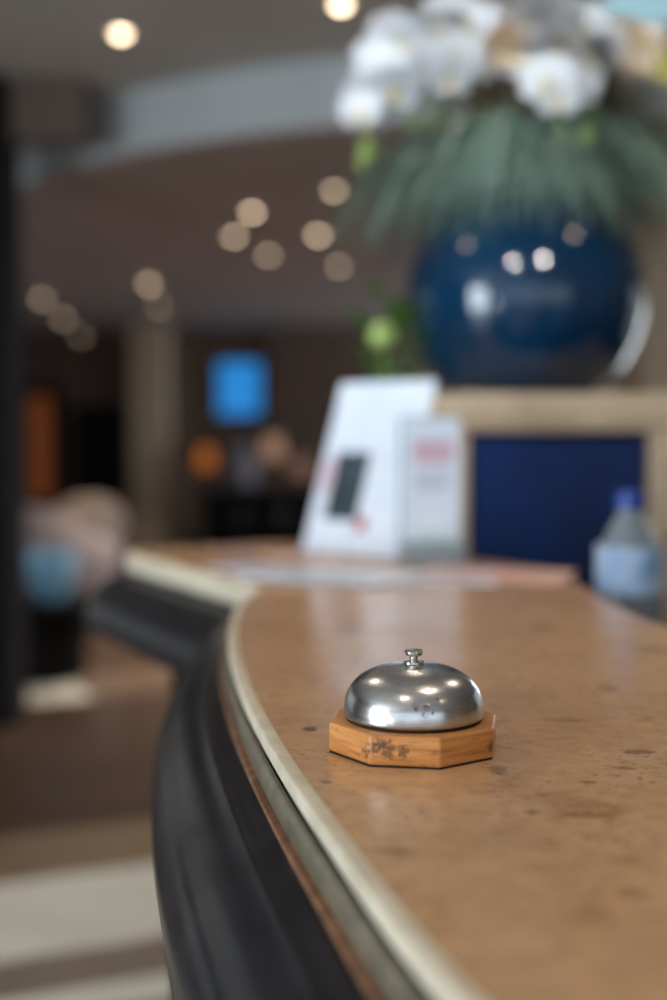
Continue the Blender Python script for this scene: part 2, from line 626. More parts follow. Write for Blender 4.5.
counter = thing('reception_counter', 'curved reception counter with brown stone top, cream edging and black rail', 'reception counter', (.15, 1.0, 0))
inner = [path[i] - nrm[i] * .0085 for i in range(len(path))]
right = [(.02, 2.22), (.326, 1.77), (.318, 1.48), (.336, 1.25), (.41, 1.0), (.52, .75), (.66, .45), (.84, .1), (1.1, -.4)]
right_s = [Vector((.02, 2.22)), Vector((.322, 1.785))] + catmull(right[1:], 4)[1:]
poly = [(p.x, p.y) for p in inner] + [(p.x, p.y) for p in right_s]
obj('stone_top', prism(bmesh.new(), poly, TOP - .03, TOP), M['stone'], counter, smooth=False)
E_near = [(-.0085, -.029), (-.0085, 0), (-.0015, 0), (-.0004, -.0005), (0, -.0015), (0, -.0095), (-.0015, -.0105), (-.004, -.0105), (-.004, -.029)]
E_wing = [(-.0085, -.030), (-.0085, 0), (-.003, 0), (-.0008, -.001), (.001, -.003), (.001, -.028), (-.001, -.030)]
obj('edge_band', sweep(path, nrm, E_near, 0, KINK, TOP), M['cream'], counter)
obj('edge_band', sweep(path, nrm, E_wing, KINK, LAST, TOP), M['cream'], counter)
GR = [(-.004, -.030), (-.004, -.0106), (-.0022, -.0106), (-.0022, -.0138), (-.001, -.0142), (-.001, -.030)]
obj('shadow_gap', sweep(path, nrm, GR, 0, KINK, TOP), M['black'], counter, smooth=False)
BD = [(-.0008, -.030), (-.0008, -.0142), (.0016, -.0146), (.0036, -.0170), (.0046, -.021), (.0046, -.026), (.0034, -.030)]
obj('bead', sweep(path, nrm, BD, 0, KINK, TOP), M['olive'], counter)
BZ = [(-.001, -.034), (-.001, -.0302), (.0048, -.0302), (.0072, -.031), (.0082, -.0328), (.0076, -.034)]
obj('inlay_line', sweep(path, nrm, BZ, 0, KINK, TOP), M['bronze'], counter)
RL = [(-.10, -.150), (-.10, -.0342), (.0076, -.0342), (.010, -.0352), (.0125, -.0352), (.0145, -.0375), (.020, -.0400), (.0225, -.0395), (.0245, -.0402), (.0255, -.0425),
      (.036, -.0480), (.047, -.057), (.056, -.068), (.0585, -.0735), (.0615, -.0745), (.068, -.088), (.0735, -.105), (.0755, -.120), (.0735, -.133), (.068, -.142), (.060, -.147), (.040, -.150)]
RL = [(u if u < .0256 else .0255 + (u - .0255) * .86, z if z > -.0426 else -.0425 + (z + .0425) * .84) for u, z in RL]
obj('rail', sweep(path, nrm, RL, 0, KINK, TOP), M['lacquer'], counter, angle=50)
RW = [(-.10, RL[0][1]), (-.10, -.0305), (.006, -.0305), (.008, -.036)] + RL[8:]
obj('rail', sweep(path, nrm, RW, KINK, LAST, TOP), M['lacquer'], counter, angle=50)
# pale bead added down the rail mitre, standing in for reflected light
kp, kn = path[KINK], nrm[KINK]
jp = [(kp.x + kn.x * u, kp.y + kn.y * u, TOP + z) for u, z in RL[7:20]]
obj('sheen_bead', tube(bmesh.new(), jp, .0045, 8), M['olive'], counter)
inb = [path[i] - nrm[i] * .10 for i in range(len(path))]
cx = Vector((sum(p[0] for p in poly) / len(poly), sum(p[1] for p in poly) / len(poly)))
rb = [Vector(p) for p in right_s]
bodyp = [(p.x, p.y) for p in inb] + [(p.x - .01, p.y - .004) for p in rb]
obj('body', prism(bmesh.new(), bodyp, 0, TOP - .03), M['darkwood'], counter, smooth=False)

# ------------------------------------------------------------------ the bell
bp = on_z(413.5, 747.5, TOP)
bell = thing('desk_bell', 'silver dome call bell on an eight-sided wooden base, on the brown counter', 'bell', bp)
OC = [R(-77.0 + 45 * k) for k in range(8)]
def octo(r):
    return [(r * math.sin(a), -r * math.cos(a)) for a in OC][::-1]
bm = prism(bmesh.new(), octo(.0537), .0008, .0186)
bmesh.ops.bevel(bm, geom=list(bm.edges), offset=.0017, segments=3, affect='EDGES', profile=.5)
base_o = obj('base', bm, M['oak'], bell, world=False)
obj('felt_pad', prism(bmesh.new(), octo(.0532), 0, .0008), M['felt'], base_o, smooth=False, world=False)
obj('gasket', lathe(bmesh.new(), [(0, .0186), (.0415, .0186), (.0420, .0194), (.0420, .0216), (.0408, .0224), (0, .0224)], 64), M['felt'], bell, world=False)
prof = [(.0395, .0211), (.0425, .0206), (.0430, .0212)]
for k in range(0, 33):
    a = k / 32 * PI / 2
    e = 2 / 2.42
    prof.append((.0431 * max(0, math.cos(a)) ** e if k < 32 else .0022, 0.0226 + .0300 * math.sin(a) ** e))
obj('dome', lathe(bmesh.new(), prof, 96), M['steel'], bell, world=False, angle=60)
zb = .0526
obj('collar', lathe(bmesh.new(), [(0, zb - .0006), (.0060, zb - .0006), (.0066, zb + .0002), (.0064, zb + .0011), (.0050, zb + .0016), (.0030, zb + .0018), (.0028, zb + .0024), (0, zb + .0024)], 40), M['chrome'], bell, world=False)
bt = obj('button', lathe(bmesh.new(), [(0, zb + .0048), (.0032, zb + .0048), (.0050, zb + .0052), (.0057, zb + .0062), (.0057, zb + .0074), (.0050, zb + .0083), (.0035, zb + .0088), (0, zb + .0090)], 40), M['chrome'], bell, world=False)
obj('plunger', lathe(bmesh.new(), [(0, zb + .0018), (.0022, zb + .0018), (.0026, zb + .0036), (.0030, zb + .0050), (0, zb + .0050)], 24), M['chrome'], bt, world=False)

# ------------------------------------------------------------------ printed matter on the counter
def card(bm, w, h, t=.0012):
    box(bm, (-w / 2, -t / 2, 0), (w / 2, t / 2, h))
    return bm

# leaning menu board: faces left-forward, leans back
eb = on_z(348, 557, TOP)
easel = thing('menu_board', 'white leaning leaflet board with a dark picture and pink print', 'sign board', (eb.x, eb.y, TOP), R(-44))
LEAN = R(-19)
def lean(bm):
    bmesh.ops.rotate(bm, verts=bm.verts, cent=(0, 0, 0), matrix=Matrix.Rotation(LEAN, 3, 'X'))
    bmesh.ops.translate(bm, verts=bm.verts, vec=(0, 0, .003))
    return bm
W_, H_ = .205, .292
obj('panel', lean(nbox((-W_ / 2, -.003, 0), (W_ / 2, .003, H_), .0012)), M['white_card'], easel, smooth=False, world=False)
def print_on(name, x0, x1, z0, z1, m):
    return obj(name, lean(nbox((x0, -.0038, z0), (x1, -.0028, z1))), m, easel, smooth=False, world=False)
print_on('picture', -.070, .002, .056, .170, M['photo'])
bm = bmesh.new()
for k in range(5):
    box(bm, (-.094, -.0038, .15 - k * .011), (-.066, -.0028, .156 - k * .011))
obj('print_lines', lean(bm), M['pink_ink'], easel, smooth=False, world=False)
print_on('red_mark', .004, .026, .040, .062, M['red_ink'])
bm = bmesh.new()
tube(bm, [(0, .004, H_ * .9), (0, .16, .003)], .004, 8)
ST = obj('strut', bm, M['white_card'], easel, world=False)
# rotate strut start onto the leaning panel's back
ST.data.clear_geometry()
bm = bmesh.new()
hi = Matrix.Rotation(LEAN, 3, 'X') @ Vector((0, .003, H_ * .78)) + Vector((0, 0, .003))
box(bm, (-.03, -.001, 0), (.03, .001, (hi - Vector((0, hi.y + .07, .002))).length))
vv = (hi - Vector((0, hi.y + .07, .001)))
ang = math.atan2(vv.y, vv.z)
bmesh.ops.rotate(bm, verts=bm.verts, cent=(0, 0, 0), matrix=Matrix.Rotation(-ang, 3, 'X'))
bmesh.ops.translate(bm, verts=bm.verts, vec=(0, hi.y + .07, .001))
bm.to_mesh(ST.data)
bm.free()

# upright leaflet holder in front of it
hb = on_z(431, 563, TOP)
holder = thing('leaflet_holder', 'upright pale leaflet holder right of the leaning board', 'leaflet holder', (hb.x, hb.y, TOP), R(4))
bm = bmesh.new()
w = .046
box(bm, (-w, -.03, 0), (w, .03, .004), .001)
box(bm, (-w, .018, .004), (w, .021, .222), .001)
box(bm, (-w, -.026, .004), (w, -.023, .035), .001)
box(bm, (-w, -.026, .004), (-w + .003, .021, .035)); box(bm, (w - .003, -.026, .004), (w, .021, .035))
obj('acrylic_pocket', bm, M['acrylic'], holder, smooth=False, world=False)
leaf_ = None
for k, y in enumerate((-.018, -.010, -.002, .006)):
    lf = tag(obj('leaflet', nbox((-.041, y, .005), (.041, y + .005, .206 + k * .004), .0005), M['white_card'], None, smooth=False),
             ['front leaflet with pink heading in the upright holder', 'second leaflet from the front in the upright holder', 'third leaflet from the front in the upright holder', 'hindmost leaflet standing in the upright holder'][k], 'leaflet', 'leaflets in the upright holder')
    lf.location = holder.location
    lf.rotation_euler = holder.rotation_euler
    if k == 0:
        leaf_ = lf
bm = bmesh.new()
for j, (z, wd) in enumerate(((.176, .030), (.164, .033), (.152, .026))):
    box(bm, (-wd, -.0186, z), (wd, -.0178, z + .008))
obj('heading', bm, M['pink_ink'], leaf_, smooth=False, world=False)
bm = bmesh.new()
for j in range(4):
    box(bm, (-.03, -.0186, .136 - j * .008), (.028 - (j % 2) * .01, -.0178, .139 - j * .008))
obj('text_lines', bm, M['grey_ink'], leaf_, smooth=False, world=False)
obj('picture', nbox((-.034, -.0186, .012), (.034, -.0178, .05)), M['aqua_ink'], leaf_, smooth=False, world=False)

def sheet(px, py, w, h, rz, m, label, z=TOP, lines=True, ink='grey_ink'):
    p = on_z(px, py, TOP)
    bm = bmesh.new()
    # slightly curled sheet with real thickness
    n = 8
    top, bot = [], []
    for i in range(n + 1):
        for j in range(2):
            x, y = -w / 2 + w * i / n, -h / 2 + h * j
            zz = .0012 * (abs(i - n / 2) / (n / 2)) ** 3
            top.append(bm.verts.new((x, y, zz + .0009)))
            bot.append(bm.verts.new((x, y, zz * 0)))
    for i in range(n):
        a, b, c, d = 2 * i, 2 * i + 2, 2 * i + 3, 2 * i + 1
        bm.faces.new((top[a], top[b], top[c], top[d])); bm.faces.new((bot[d], bot[c], bot[b], bot[a]))
        bm.faces.new((bot[a], bot[b], top[b], top[a])); bm.faces.new((top[d], top[c], bot[c], bot[d]))
    bm.faces.new((top[0], top[1], bot[1], bot[0])); bm.faces.new((bot[2 * n], bot[2 * n + 1], top[2 * n + 1], top[2 * n]))
    o = tag(obj('leaflet', bm, m, None, smooth=False), label, 'leaflet', 'leaflets lying on the counter')
    o.location = (p.x, p.y, z)
    o.rotation_euler = (0, 0, R(rz))
    if lines:
        bm = bmesh.new()
        for k in range(5):
            box(bm, (-w * .36, -h * .3 + k * h * .13, .0008), (w * .3, -h * .3 + k * h * .13 + h * .04, .0012))
        obj('print_lines', bm, M[ink], o, smooth=False, world=False)
    return o

sheet(272, 572, .10, .21, 38, M['lilac_card'], 'pale lilac leaflet lying flat at the kink of the counter')
sheet(330, 578, .15, .21, 62, M['white_card'], 'white leaflet lying flat below the leaning board', TOP + .0022)
sheet(418, 578, .148, .21, 84, M['lilac_card'], 'pale grey leaflet lying flat below the upright holder')
sheet(492, 575, .148, .21, 70, M['pink_card'], 'pink leaflet lying flat at the right end of the counter', TOP, True, 'pink_ink')
sheet(300, 556, .10, .15, 20, M['pink_card'], 'small salmon leaflet lying flat left of the leaning board', TOP)

# ------------------------------------------------------------------ staff side: desk, back cabinet, framed box
desk = thing('staff_desk', 'low dark desk behind the counter, holding the water bottle', 'desk', (.95, 1.5, 0))
obj('desk_top', nbox((.338, 1.35, .87), (1.6, 2.2, .90), .003), M['darkwood'], desk, smooth=False)
obj('side_panel', nbox((1.55, 1.40, 0), (1.59, 2.16, .87)), M['darkwood'], desk, smooth=False)
obj('side_panel', nbox((.58, 1.40, 0), (.62, 2.16, .87)), M['darkwood'], desk, smooth=False)
obj('modesty_panel', nbox((.62, 2.1, .2), (1.55, 2.13, .87)), M['darkwood'], desk, smooth=False)
cab = thing('back_cabinet', 'low black cabinet carrying the beige framed box and small plant', 'cabinet', (.7, 2.65, 0))
obj('carcass', nbox((-.10, 2.34, 0), (1.6, 2.95, .88), .004), M['black'], cab, smooth=False)
obj('cabinet_top', nbox((-.12, 2.315, .88), (1.62, 2.97, .90), .003), M['darkwood'], cab, smooth=False)
for k in range(3):
    obj('door', nbox((-.06 + k * .55, 2.325, .06), (.46 + k * .55, 2.34, .85), .003), M['darkwood'], cab, smooth=False)

YB = 2.33
l0 = on_y(435, 393, YB); r0 = on_y(650, 432, YB); s0 = on_y(469, 432, YB)
bx0, bx1 = l0.x, r0.x + (s0.x - l0.x) + .012
zt, zu = l0.z, r0.z
ub = thing('framed_box', 'raised plinth with beige stone frame round a dark navy front panel', 'plinth', ((bx0 + bx1) / 2, YB + .25, .90))
obj('top_slab', nbox((bx0 - .004, YB - .006, zu), (bx1 + .004, YB + .5, zt), .006), M['taupe'], ub)
obj('side_post', nbox((bx0, YB, .90), (s0.x, YB + .49, zu), .004), M['taupe'], ub)
obj('side_post', nbox((r0.x, YB, .90), (bx1, YB + .49, zu), .004), M['taupe'], ub)
obj('front_panel', nbox((s0.x, YB + .02, .90), (r0.x, YB + .04, zu)), M['navy'], ub, smooth=False)
obj('back_panel', nbox((s0.x, YB + .46, .90), (r0.x, YB + .48, zu)), M['darkwood'], ub, smooth=False)

# vase
VY = 2.58
vc = on_y(524, 300, VY)
vr = 117 * VY / F
vz0 = zt
vase = thing('vase', 'big round cobalt blue glass vase on the beige framed plinth', 'vase', (vc.x, VY, vz0))
hc = vc.z - vz0
pr = [(0, 0)]
a0 = math.asin(min(.98, hc / vr))
fr_ = vr * math.cos(a0)
pr += [(fr_ * .96, 0), (fr_, .004)]
for k in range(1, 33):
    a = -a0 + (a0 + R(58)) * k / 32
    pr.append((vr * math.cos(a), hc + vr * math.sin(a)))
rr_, rz_ = pr[-1]
pr += [(rr_ + .002, rz_ + .012), (rr_ + .006, rz_ + .02), (rr_ - .001, rz_ + .022), (rr_ - .008, rz_ + .012)]
for k in range(0, 12):
    a = R(56) - (R(56) + a0 * .9) * k / 11
    pr.append(((vr - .009) * math.cos(a), hc + (vr - .009) * math.sin(a)))
pr.append((0, .012))
obj('bowl', lathe(bmesh.new(), pr, 96), M['vase'], vase, world=False, angle=60)
obj('foot_ring', lathe(bmesh.new(), [(fr_ * .7, 0), (fr_ + .006, 0), (fr_ + .008, .006), (fr_ + .004, .014), (fr_ - .004, .016), (fr_ * .7, .012)], 64), M['black'], vase, world=False)
MOUTH = Vector((vc.x, VY, vz0 + rz_ + .005))

# ------------------------------------------------------------------ flowers
def blade(bm, p0, az, up, out, drop, wid, n=9):
    """arching grass blade: rises by up while travelling out, then falls by drop."""
    d = Vector((math.cos(az), math.sin(az), 0))
    side = Vector((-d.y, d.x, 0))
    prev = None
    for i in range(n + 1):
        t = i / n
        h = up * math.sin(min(1, t / .45) * PI / 2) - drop * max(0, (t - .3) / .7) ** 1.8
        p = p0 + d * (out * (t ** .85)) + Vector((0, 0, h))
        w = wid * (1 - .85 * t) * (.6 + .4 * math.sin(PI * min(1, t * 2.2)))
        keel = Vector((0, 0, -w * .5))
        cur = (bm.verts.new(p + side * w), bm.verts.new(p + keel), bm.verts.new(p - side * w))
        if prev:
            bm.faces.new((prev[0], cur[0], cur[1], prev[1]))
            bm.faces.new((prev[1], cur[1], cur[2], prev[2]))
        prev = cur


random.seed(11)
bm = bmesh.new()
for k in range(1300):
    az = random.uniform(0, 2 * PI)
    rad = random.uniform(.07, .125)
    p0 = MOUTH + Vector((math.cos(az) * rad, math.sin(az) * rad, -.03))
    a2 = az + random.uniform(-.5, .5)
    up_ = random.uniform(.03, .17)
    blade(bm, p0, a2, up_, random.uniform(.13, .36), up_ + random.uniform(-.06, .11), random.uniform(.0035, .008))
tag(obj('grass', bm, M['blade'], None), 'blue green grass blades drooping over the rim of the blue vase', 'grass', kind='stuff')
bm = bmesh.new()
for k in range(1300):
    az = random.uniform(0, 2 * PI)
    rad = random.uniform(.0, .10)
    p0 = MOUTH + Vector((math.cos(az) * rad, math.sin(az) * rad, -.03))
    off = .06 if math.cos(az) > 0 else 0
    blade(bm, p0, az + random.uniform(-.5, .5), random.uniform(.10, .29), random.uniform(.05, .32 if math.cos(az) > 0 else .2), random.uniform(0, .14), random.uniform(.003, .0055))
for k in range(600):
    az = random.uniform(-1.3, 1.0)
    rad = random.uniform(.0, .10)
    blade(bm, MOUTH + Vector((math.cos(az) * rad, math.sin(az) * rad, -.03)), az, random.uniform(.06, .27), random.uniform(.14, .36), random.uniform(0, .16), random.uniform(.003, .0055))
tag(obj('grass', bm, M['blade_olive'], None), 'olive brown grass stems standing up in the blue vase', 'grass', kind='stuff')


def petal_mesh(bm, length, width, ang, cup=.25, z=0.):
    n, m_ = 6, 4
    rows = []
    for i in range(n + 1):
        t = i / n
        w = width * math.sin(PI * (t * .86 + .1)) ** .75
        row = []
        for j in range(m_ + 1):
            s = -1 + 2 * j / m_
            x, y = s * w / 2, t * length
            zz = z + cup * length * (t * t * .55 + .22 * s * s * math.sin(PI * t))
            row.append(bm.verts.new((x * math.cos(ang) - y * math.sin(ang), x * math.sin(ang) + y * math.cos(ang), zz)))
        rows.append(row)
    for A, B in zip(rows, rows[1:]):
        for j in range(m_):
            bm.faces.new((A[j], A[j + 1], B[j + 1], B[j]))


def blossom_proto(pet, size):
    bm = bmesh.new()
    for k in range(3):
        petal_mesh(bm, size * .52, size * .44, R(120 * k), .18, -.002)
    for s in (-1, 1):
        petal_mesh(bm, size * .56, size * .70, R(68 * s), .2, .001)
    bmesh.ops.solidify(bm, geom=bm.faces[:], thickness=.0006)
    o = obj('blossom', bm, pet, None)
    bm = bmesh.new()
    petal_mesh(bm, size * .26, size * .2, R(180), .9, .003)
    bmesh.ops.create_uvsphere(bm, u_segments=8, v_segments=6, radius=size * .06, matrix=Matrix.Translation((0, 0, .006)))
    obj('lip', bm, M['lip'], o, world=False)
    return o


P_WHITE = blossom_proto(M['petal'], .094)
used_proto = {}


def spray(label, stem_pts, blooms, buds, proto, name='orchid_stem', cat='orchid', first=False):
    """one cut stem: curve of points, blossoms [(px, py, Y, yaw, pitch, scale)], buds [(px, py, Y, r)]."""
    pts = catmull(stem_pts, 5)
    root = thing(name, label, cat, stem_pts[0], 0, 'cut stems in the blue vase')
    obj('stem', tube(bmesh.new(), pts, .0028, 6), M['stem'], root)
    base = Vector(stem_pts[0])
    for (px, py, Y, yaw, pit, sc) in blooms:
        if proto in used_proto:
            b = proto.copy(); C.objects.link(b)
            for ch in proto.children:
                c = ch.copy(); C.objects.link(c); c.parent = b
        else:
            b = proto; used_proto[proto] = 1
        b.parent = root
        p = on_y(px, py, Y - .12)
        b.location = p - base
        # blossom faces along +Z; turn to face the viewer side (-Y) with variation
        yaw = yaw * .4 - .1
        f = Vector((math.sin(yaw), -math.cos(yaw), math.sin(pit) * .3 - .08))
        b.rotation_euler = f.to_track_quat('Z', 'Y').to_euler()
        b.scale = (sc, sc, sc)
        q = min(pts, key=lambda v: (v - p).length)
        obj('pedicel', tube(bmesh.new(), [q, q.lerp(p, .5) + Vector((0, .004, .008)), p + Vector((0, .004, 0))], .0014, 5), M['stem'], root)
    for (px, py, Y, r) in buds:
        p = on_y(px, py, Y)
        bm = bmesh.new()
        bmesh.ops.create_uvsphere(bm, u_segments=14, v_segments=10, radius=r)
        bmesh.ops.scale(bm, verts=bm.verts, vec=(.9, .9, 1.15))
        for v in bm.verts:
            if v.co.z < -r * .6:
                v.co.x *= .6; v.co.y *= .6
        bmesh.ops.translate(bm, verts=bm.verts, vec=p)
        obj('bud', bm, M['bud'], root)
        q = min(pts, key=lambda v: (v - p).length)
        obj('pedicel', tube(bmesh.new(), [q, q.lerp(p, .6) + Vector((0, 0, .004)), p], .0013, 5), M['stem'], root)
    return root


def P(px, py, Y):
    return tuple(on_y(px, py, Y))


mo = MOUTH
spray('leftmost white orchid stem arching down with a green bud at its tip', [(mo.x - .05, mo.y - .02, mo.z - .05), P(450, 120, 2.55), P(425, 50, 2.48), P(402, 48, 2.42), P(380, 90, 2.38), P(364, 135, 2.36)],
      [(402, 44, 2.42, -.4, .25, .92), (382, 72, 2.38, -.3, .1, .98), (394, 90, 2.36, .1, 0, 1.0), (368, 94, 2.36, -.4, -.1, .9), (360, 110, 2.35, -.2, .3, .75), (366, 122, 2.36, 0, .2, .7), (376, 56, 2.42, -.3, .1, .8), (412, 60, 2.42, .2, .3, .9), (392, 34, 2.45, -.2, .3, .9)],
      [(368, 150, 2.35, .019), (362, 163, 2.36, .012)], P_WHITE)
spray('white orchid stem second from the left with lime buds beneath', [(mo.x - .03, mo.y - .03, mo.z - .05), P(480, 130, 2.54), P(482, 50, 2.46), P(455, 20, 2.42), P(432, 45, 2.38), P(425, 95, 2.36)],
      [(438, 30, 2.42, -.2, .3, 1.0), (466, 22, 2.42, .2, .35, 1.0), (430, 62, 2.38, -.3, 0, 1.0), (452, 58, 2.36, .1, .1, 1.05), (450, 80, 2.35, 0, -.2, .75), (482, 44, 2.44, .4, .2, .95), (492, 28, 2.46, .2, .3, .95), (448, 14, 2.45, 0, .3, .9), (474, 66, 2.4, .1, .1, .8)],
      [(416, 80, 2.37, .012), (414, 104, 2.36, .012), (437, 102, 2.36, .011), (413, 122, 2.37, .012), (434, 120, 2.37, .011)], P_WHITE)
spray('largest white orchid stem above the middle of the vase with two lime buds', [(mo.x + .02, mo.y - .03, mo.z - .05), P(560, 140, 2.54), P(585, 60, 2.46), P(565, 12, 2.42), P(535, 30, 2.38), P(550, 120, 2.34)],
      [(528, 26, 2.42, -.3, .25, 1.05), (552, 16, 2.42, .1, .35, 1.05), (580, 28, 2.42, .3, .3, 1.0), (526, 56, 2.38, -.3, 0, 1.05), (556, 52, 2.36, .1, .1, 1.1), (586, 56, 2.4, .4, .1, 1.0), (545, 2, 2.46, 0, .2, 1.0), (602, 44, 2.44, .2, .2, .9), (546, 80, 2.34, -.1, -.1, 1.0), (574, 86, 2.36, .3, -.1, .95), (558, 100, 2.34, 0, -.3, .75)],
      [(562, 134, 2.34, .018), (587, 136, 2.34, .018), (592, 114, 2.36, .010)], P_WHITE)
PEACH = blossom_proto(M['peach_petal'], .07)
spray('small peach flower between the two white orchid clusters', [(mo.x - .01, mo.y, mo.z - .05), P(510, 130, 2.56), P(506, 45, 2.5)], [(506, 40, 2.37, -.1, .2, .9), (505, 58, 2.38, -.1, 0, .8)], [], PEACH, 'peach_flower', 'flower')
AMB = blossom_proto(M['orange_petal'], .07)
spray('amber flower right of the largest white orchid', [(mo.x + .05, mo.y, mo.z - .05), P(612, 130, 2.56), P(622, 40, 2.5)], [(620, 36, 2.48, -.1, .2, 1.0)], [], AMB, 'amber_flower', 'flower')
PEACH2 = blossom_proto(M['peach_petal'], .075)
spray('pale peach flower at the top right of the arrangement', [(mo.x + .06, mo.y, mo.z - .05), P(630, 130, 2.56), P(645, 46, 2.5)], [(643, 44, 2.48, .2, .2, 1.0), (636, 64, 2.48, .1, 0, .9)], [], PEACH2, 'peach_flower', 'flower')
YEL = blossom_proto(M['yellow_petal'], .065)
spray('yellow flower at the far right of the arrangement', [(mo.x + .07, mo.y, mo.z - .05), P(645, 130, 2.56), P(664, 58, 2.5)], [(664, 54, 2.48, .2, .2, 1.0), (668, 72, 2.48, .2, 0, .9)], [], YEL, 'yellow_flower', 'flower')

# small green plant behind the leaning board
pp = on_y(397, 520, 2.55)
plant = thing('potted_plant', 'small bright green plant behind the leaning white board', 'plant', (pp.x, 2.55, .90))
obj('pot', lathe(bmesh.new(), [(0, 0), (.05, 0), (.068, .11), (.074, .112), (.074, .13), (.064, .13), (.060, .115), (0, .113)], 32), M['pot'], plant, world=False)
bm = bmesh.new()
random.seed(5)
for k in range(46):
    az = random.uniform(0, 2 * PI)
    ln = random.uniform(.28, .55)
    sp = random.uniform(.01, .10)
    tip = Vector((math.cos(az) * sp, math.sin(az) * sp, .113 + ln))
    d = Vector((math.cos(az), math.sin(az), random.uniform(.1, .9))).normalized()
    s = d.cross(Vector((0, 0, 1))).normalized()
    L = random.uniform(.05, .085)
    wv = L * .3
    mid = tip + d * L * .5 + Vector((0, 0, .008))
    a, b, c, e = bm.verts.new(tip), bm.verts.new(mid + s * wv), bm.verts.new(tip + d * L), bm.verts.new(mid - s * wv)
    m2 = bm.verts.new(mid - Vector((0, 0, .006)))
    bm.faces.new((a, b, m2)); bm.faces.new((b, c, m2)); bm.faces.new((c, e, m2)); bm.faces.new((e, a, m2))
bmesh.ops.solidify(bm, geom=bm.faces[:], thickness=.0008)
obj('foliage', bm, M['leaf'], plant, world=False)
bm = bmesh.new()
random.seed(5)
for k in range(46):
    az = random.uniform(0, 2 * PI); ln = random.uniform(.28, .55); sp = random.uniform(.01, .10)
    random.uniform(.1, .9); random.uniform(.05, .085)
    tube(bm, [(0, 0, .10), (math.cos(az) * sp * .4, math.sin(az) * sp * .4, .113 + ln * .5), (math.cos(az) * sp, math.sin(az) * sp, .113 + ln)], .0013, 4)
obj('stems', bm, M['stem'], plant, world=False)
bud_p = on_y(382, 336, 2.5)
bm = bmesh.new()
bmesh.ops.create_uvsphere(bm, u_segments=14, v_segments=10, radius=.027, matrix=Matrix.Translation((bud_p.x - pp.x, 2.5 - 2.55, bud_p.z - .90)))
tube(bm, [(0, 0, .10), (-.01, -.02, .35), (bud_p.x - pp.x, -.05, bud_p.z - .91)], .002, 5)
obj('flower_head', bm, M['bud'], plant, world=False)

# bottle
bb = on_y(630, 500, 1.62)
bot = thing('water_bottle', 'clear plastic water bottle with blue cap beside the counter edge', 'bottle', (bb.x, 1.62, .90))
ztop = on_y(630, 491, 1.62).z - .90
br = 32.5 * 1.62 / F
zs = ztop - .020
pr = [(0, .004), (br * .55, 0), (br * .9, .003), (br, .014)]
for k in range(6):
    z = .02 + k * .025
    pr += [(br, z), (br * .965, z + .009), (br, z + .018)]
pr += [(br, zs - .10), (br * .97, zs - .075), (br * .86, zs - .05), (br * .62, zs - .028), (.017, zs - .012), (.0145, zs - .004), (.0145, zs + .006), (0, zs + .006)]
obj('body', lathe(bmesh.new(), pr, 48), M['pet'], bot, world=False, angle=60)
capp = [(0, zs - .002), (.0172, zs - .002), (.0178, zs + .002), (.0178, zs + .017), (.016, zs + .0195), (0, zs + .020)]
obj('cap', lathe(bmesh.new(), capp, 36), M['cap'], bot, world=False)
zl0 = on_y(630, 592, 1.62).z - .90
zl1 = on_y(630, 545, 1.62).z - .90
obj('wrapper', lathe(bmesh.new(), [(br - .002, zl0), (br + .0012, zl0), (br + .0012, zl1), (br - .002, zl1)], 48), M['label'], bot, world=False, angle=60)

# ------------------------------------------------------------------ lobby furniture, far left and behind
# black column from floor to ceiling at the left edge
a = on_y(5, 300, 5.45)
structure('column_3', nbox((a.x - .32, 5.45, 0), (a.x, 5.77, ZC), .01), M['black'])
structure('shadow_block', nbox((a.x - 1.5, 5.52, ZC - .26), (on_y(90, 100, 5.6).x, 5.70, ZC), .01), pm('brown shadow block', rgb(112, 98, 90), rgb(100, 88, 80), 3, .8))  # added block whose brown stands in for a shadow on the ceiling


def armchair(loc, rz, label, fab, sc=1.0):
    t = thing('tub_armchair', label, 'armchair', loc, rz, 'armchairs in the lobby')
    # curved back shell
    bm = bmesh.new()
    n = 20
    ring = []
    for i in range(n + 1):
        a = R(-20) + R(220) * i / n
        co, si = math.cos(a), math.sin(a)
        h = .58 + .22 * max(0, si) ** 1.3
        ring.append([bm.verts.new((co * r, si * r * .95, z)) for r, z in ((.30, .30), (.40, .28), (.43, .45), (.43, h - .04), (.39, h), (.33, h - .03), (.30, .46))])
    for A, B in zip(ring, ring[1:]):
        for k in range(7):
            q = (k + 1) % 7
            bm.faces.new((A[k], A[q], B[q], B[k]))
    bm.faces.new(ring[0][::-1]); bm.faces.new(ring[-1])
    obj('back', bm, fab, t, world=False, angle=60)
    bm = lathe(bmesh.new(), [(0, .26), (.30, .26), (.335, .30), (.335, .40), (.30, .45), (0, .46)], 28)
    obj('seat', bm, fab, t, world=False, angle=60)
    for sx in (-1, 1):
        for sy in (-1, 1):
            obj('leg', tube(bmesh.new(), [(sx * .2, sy * .2, .27), (sx * .25, sy * .25, 0)], [.022, .014], 10), M['black'], t, world=False)
    t.scale = (sc, sc, sc)
    return t


p = on_z(45, 560, .0)
c1 = on_y(46, 520, 8.0)
armchair((c1.x, 8.0, 0), R(170), 'pale mauve tub armchair behind the black drum table', M['fabric'], 1.08)
c2 = on_y(86, 520, 12.0)
armchair((c2.x, 12.0, 0), R(200), 'beige tub armchair further back, right of the pale mauve one', M['fabric_taupe'], .9)

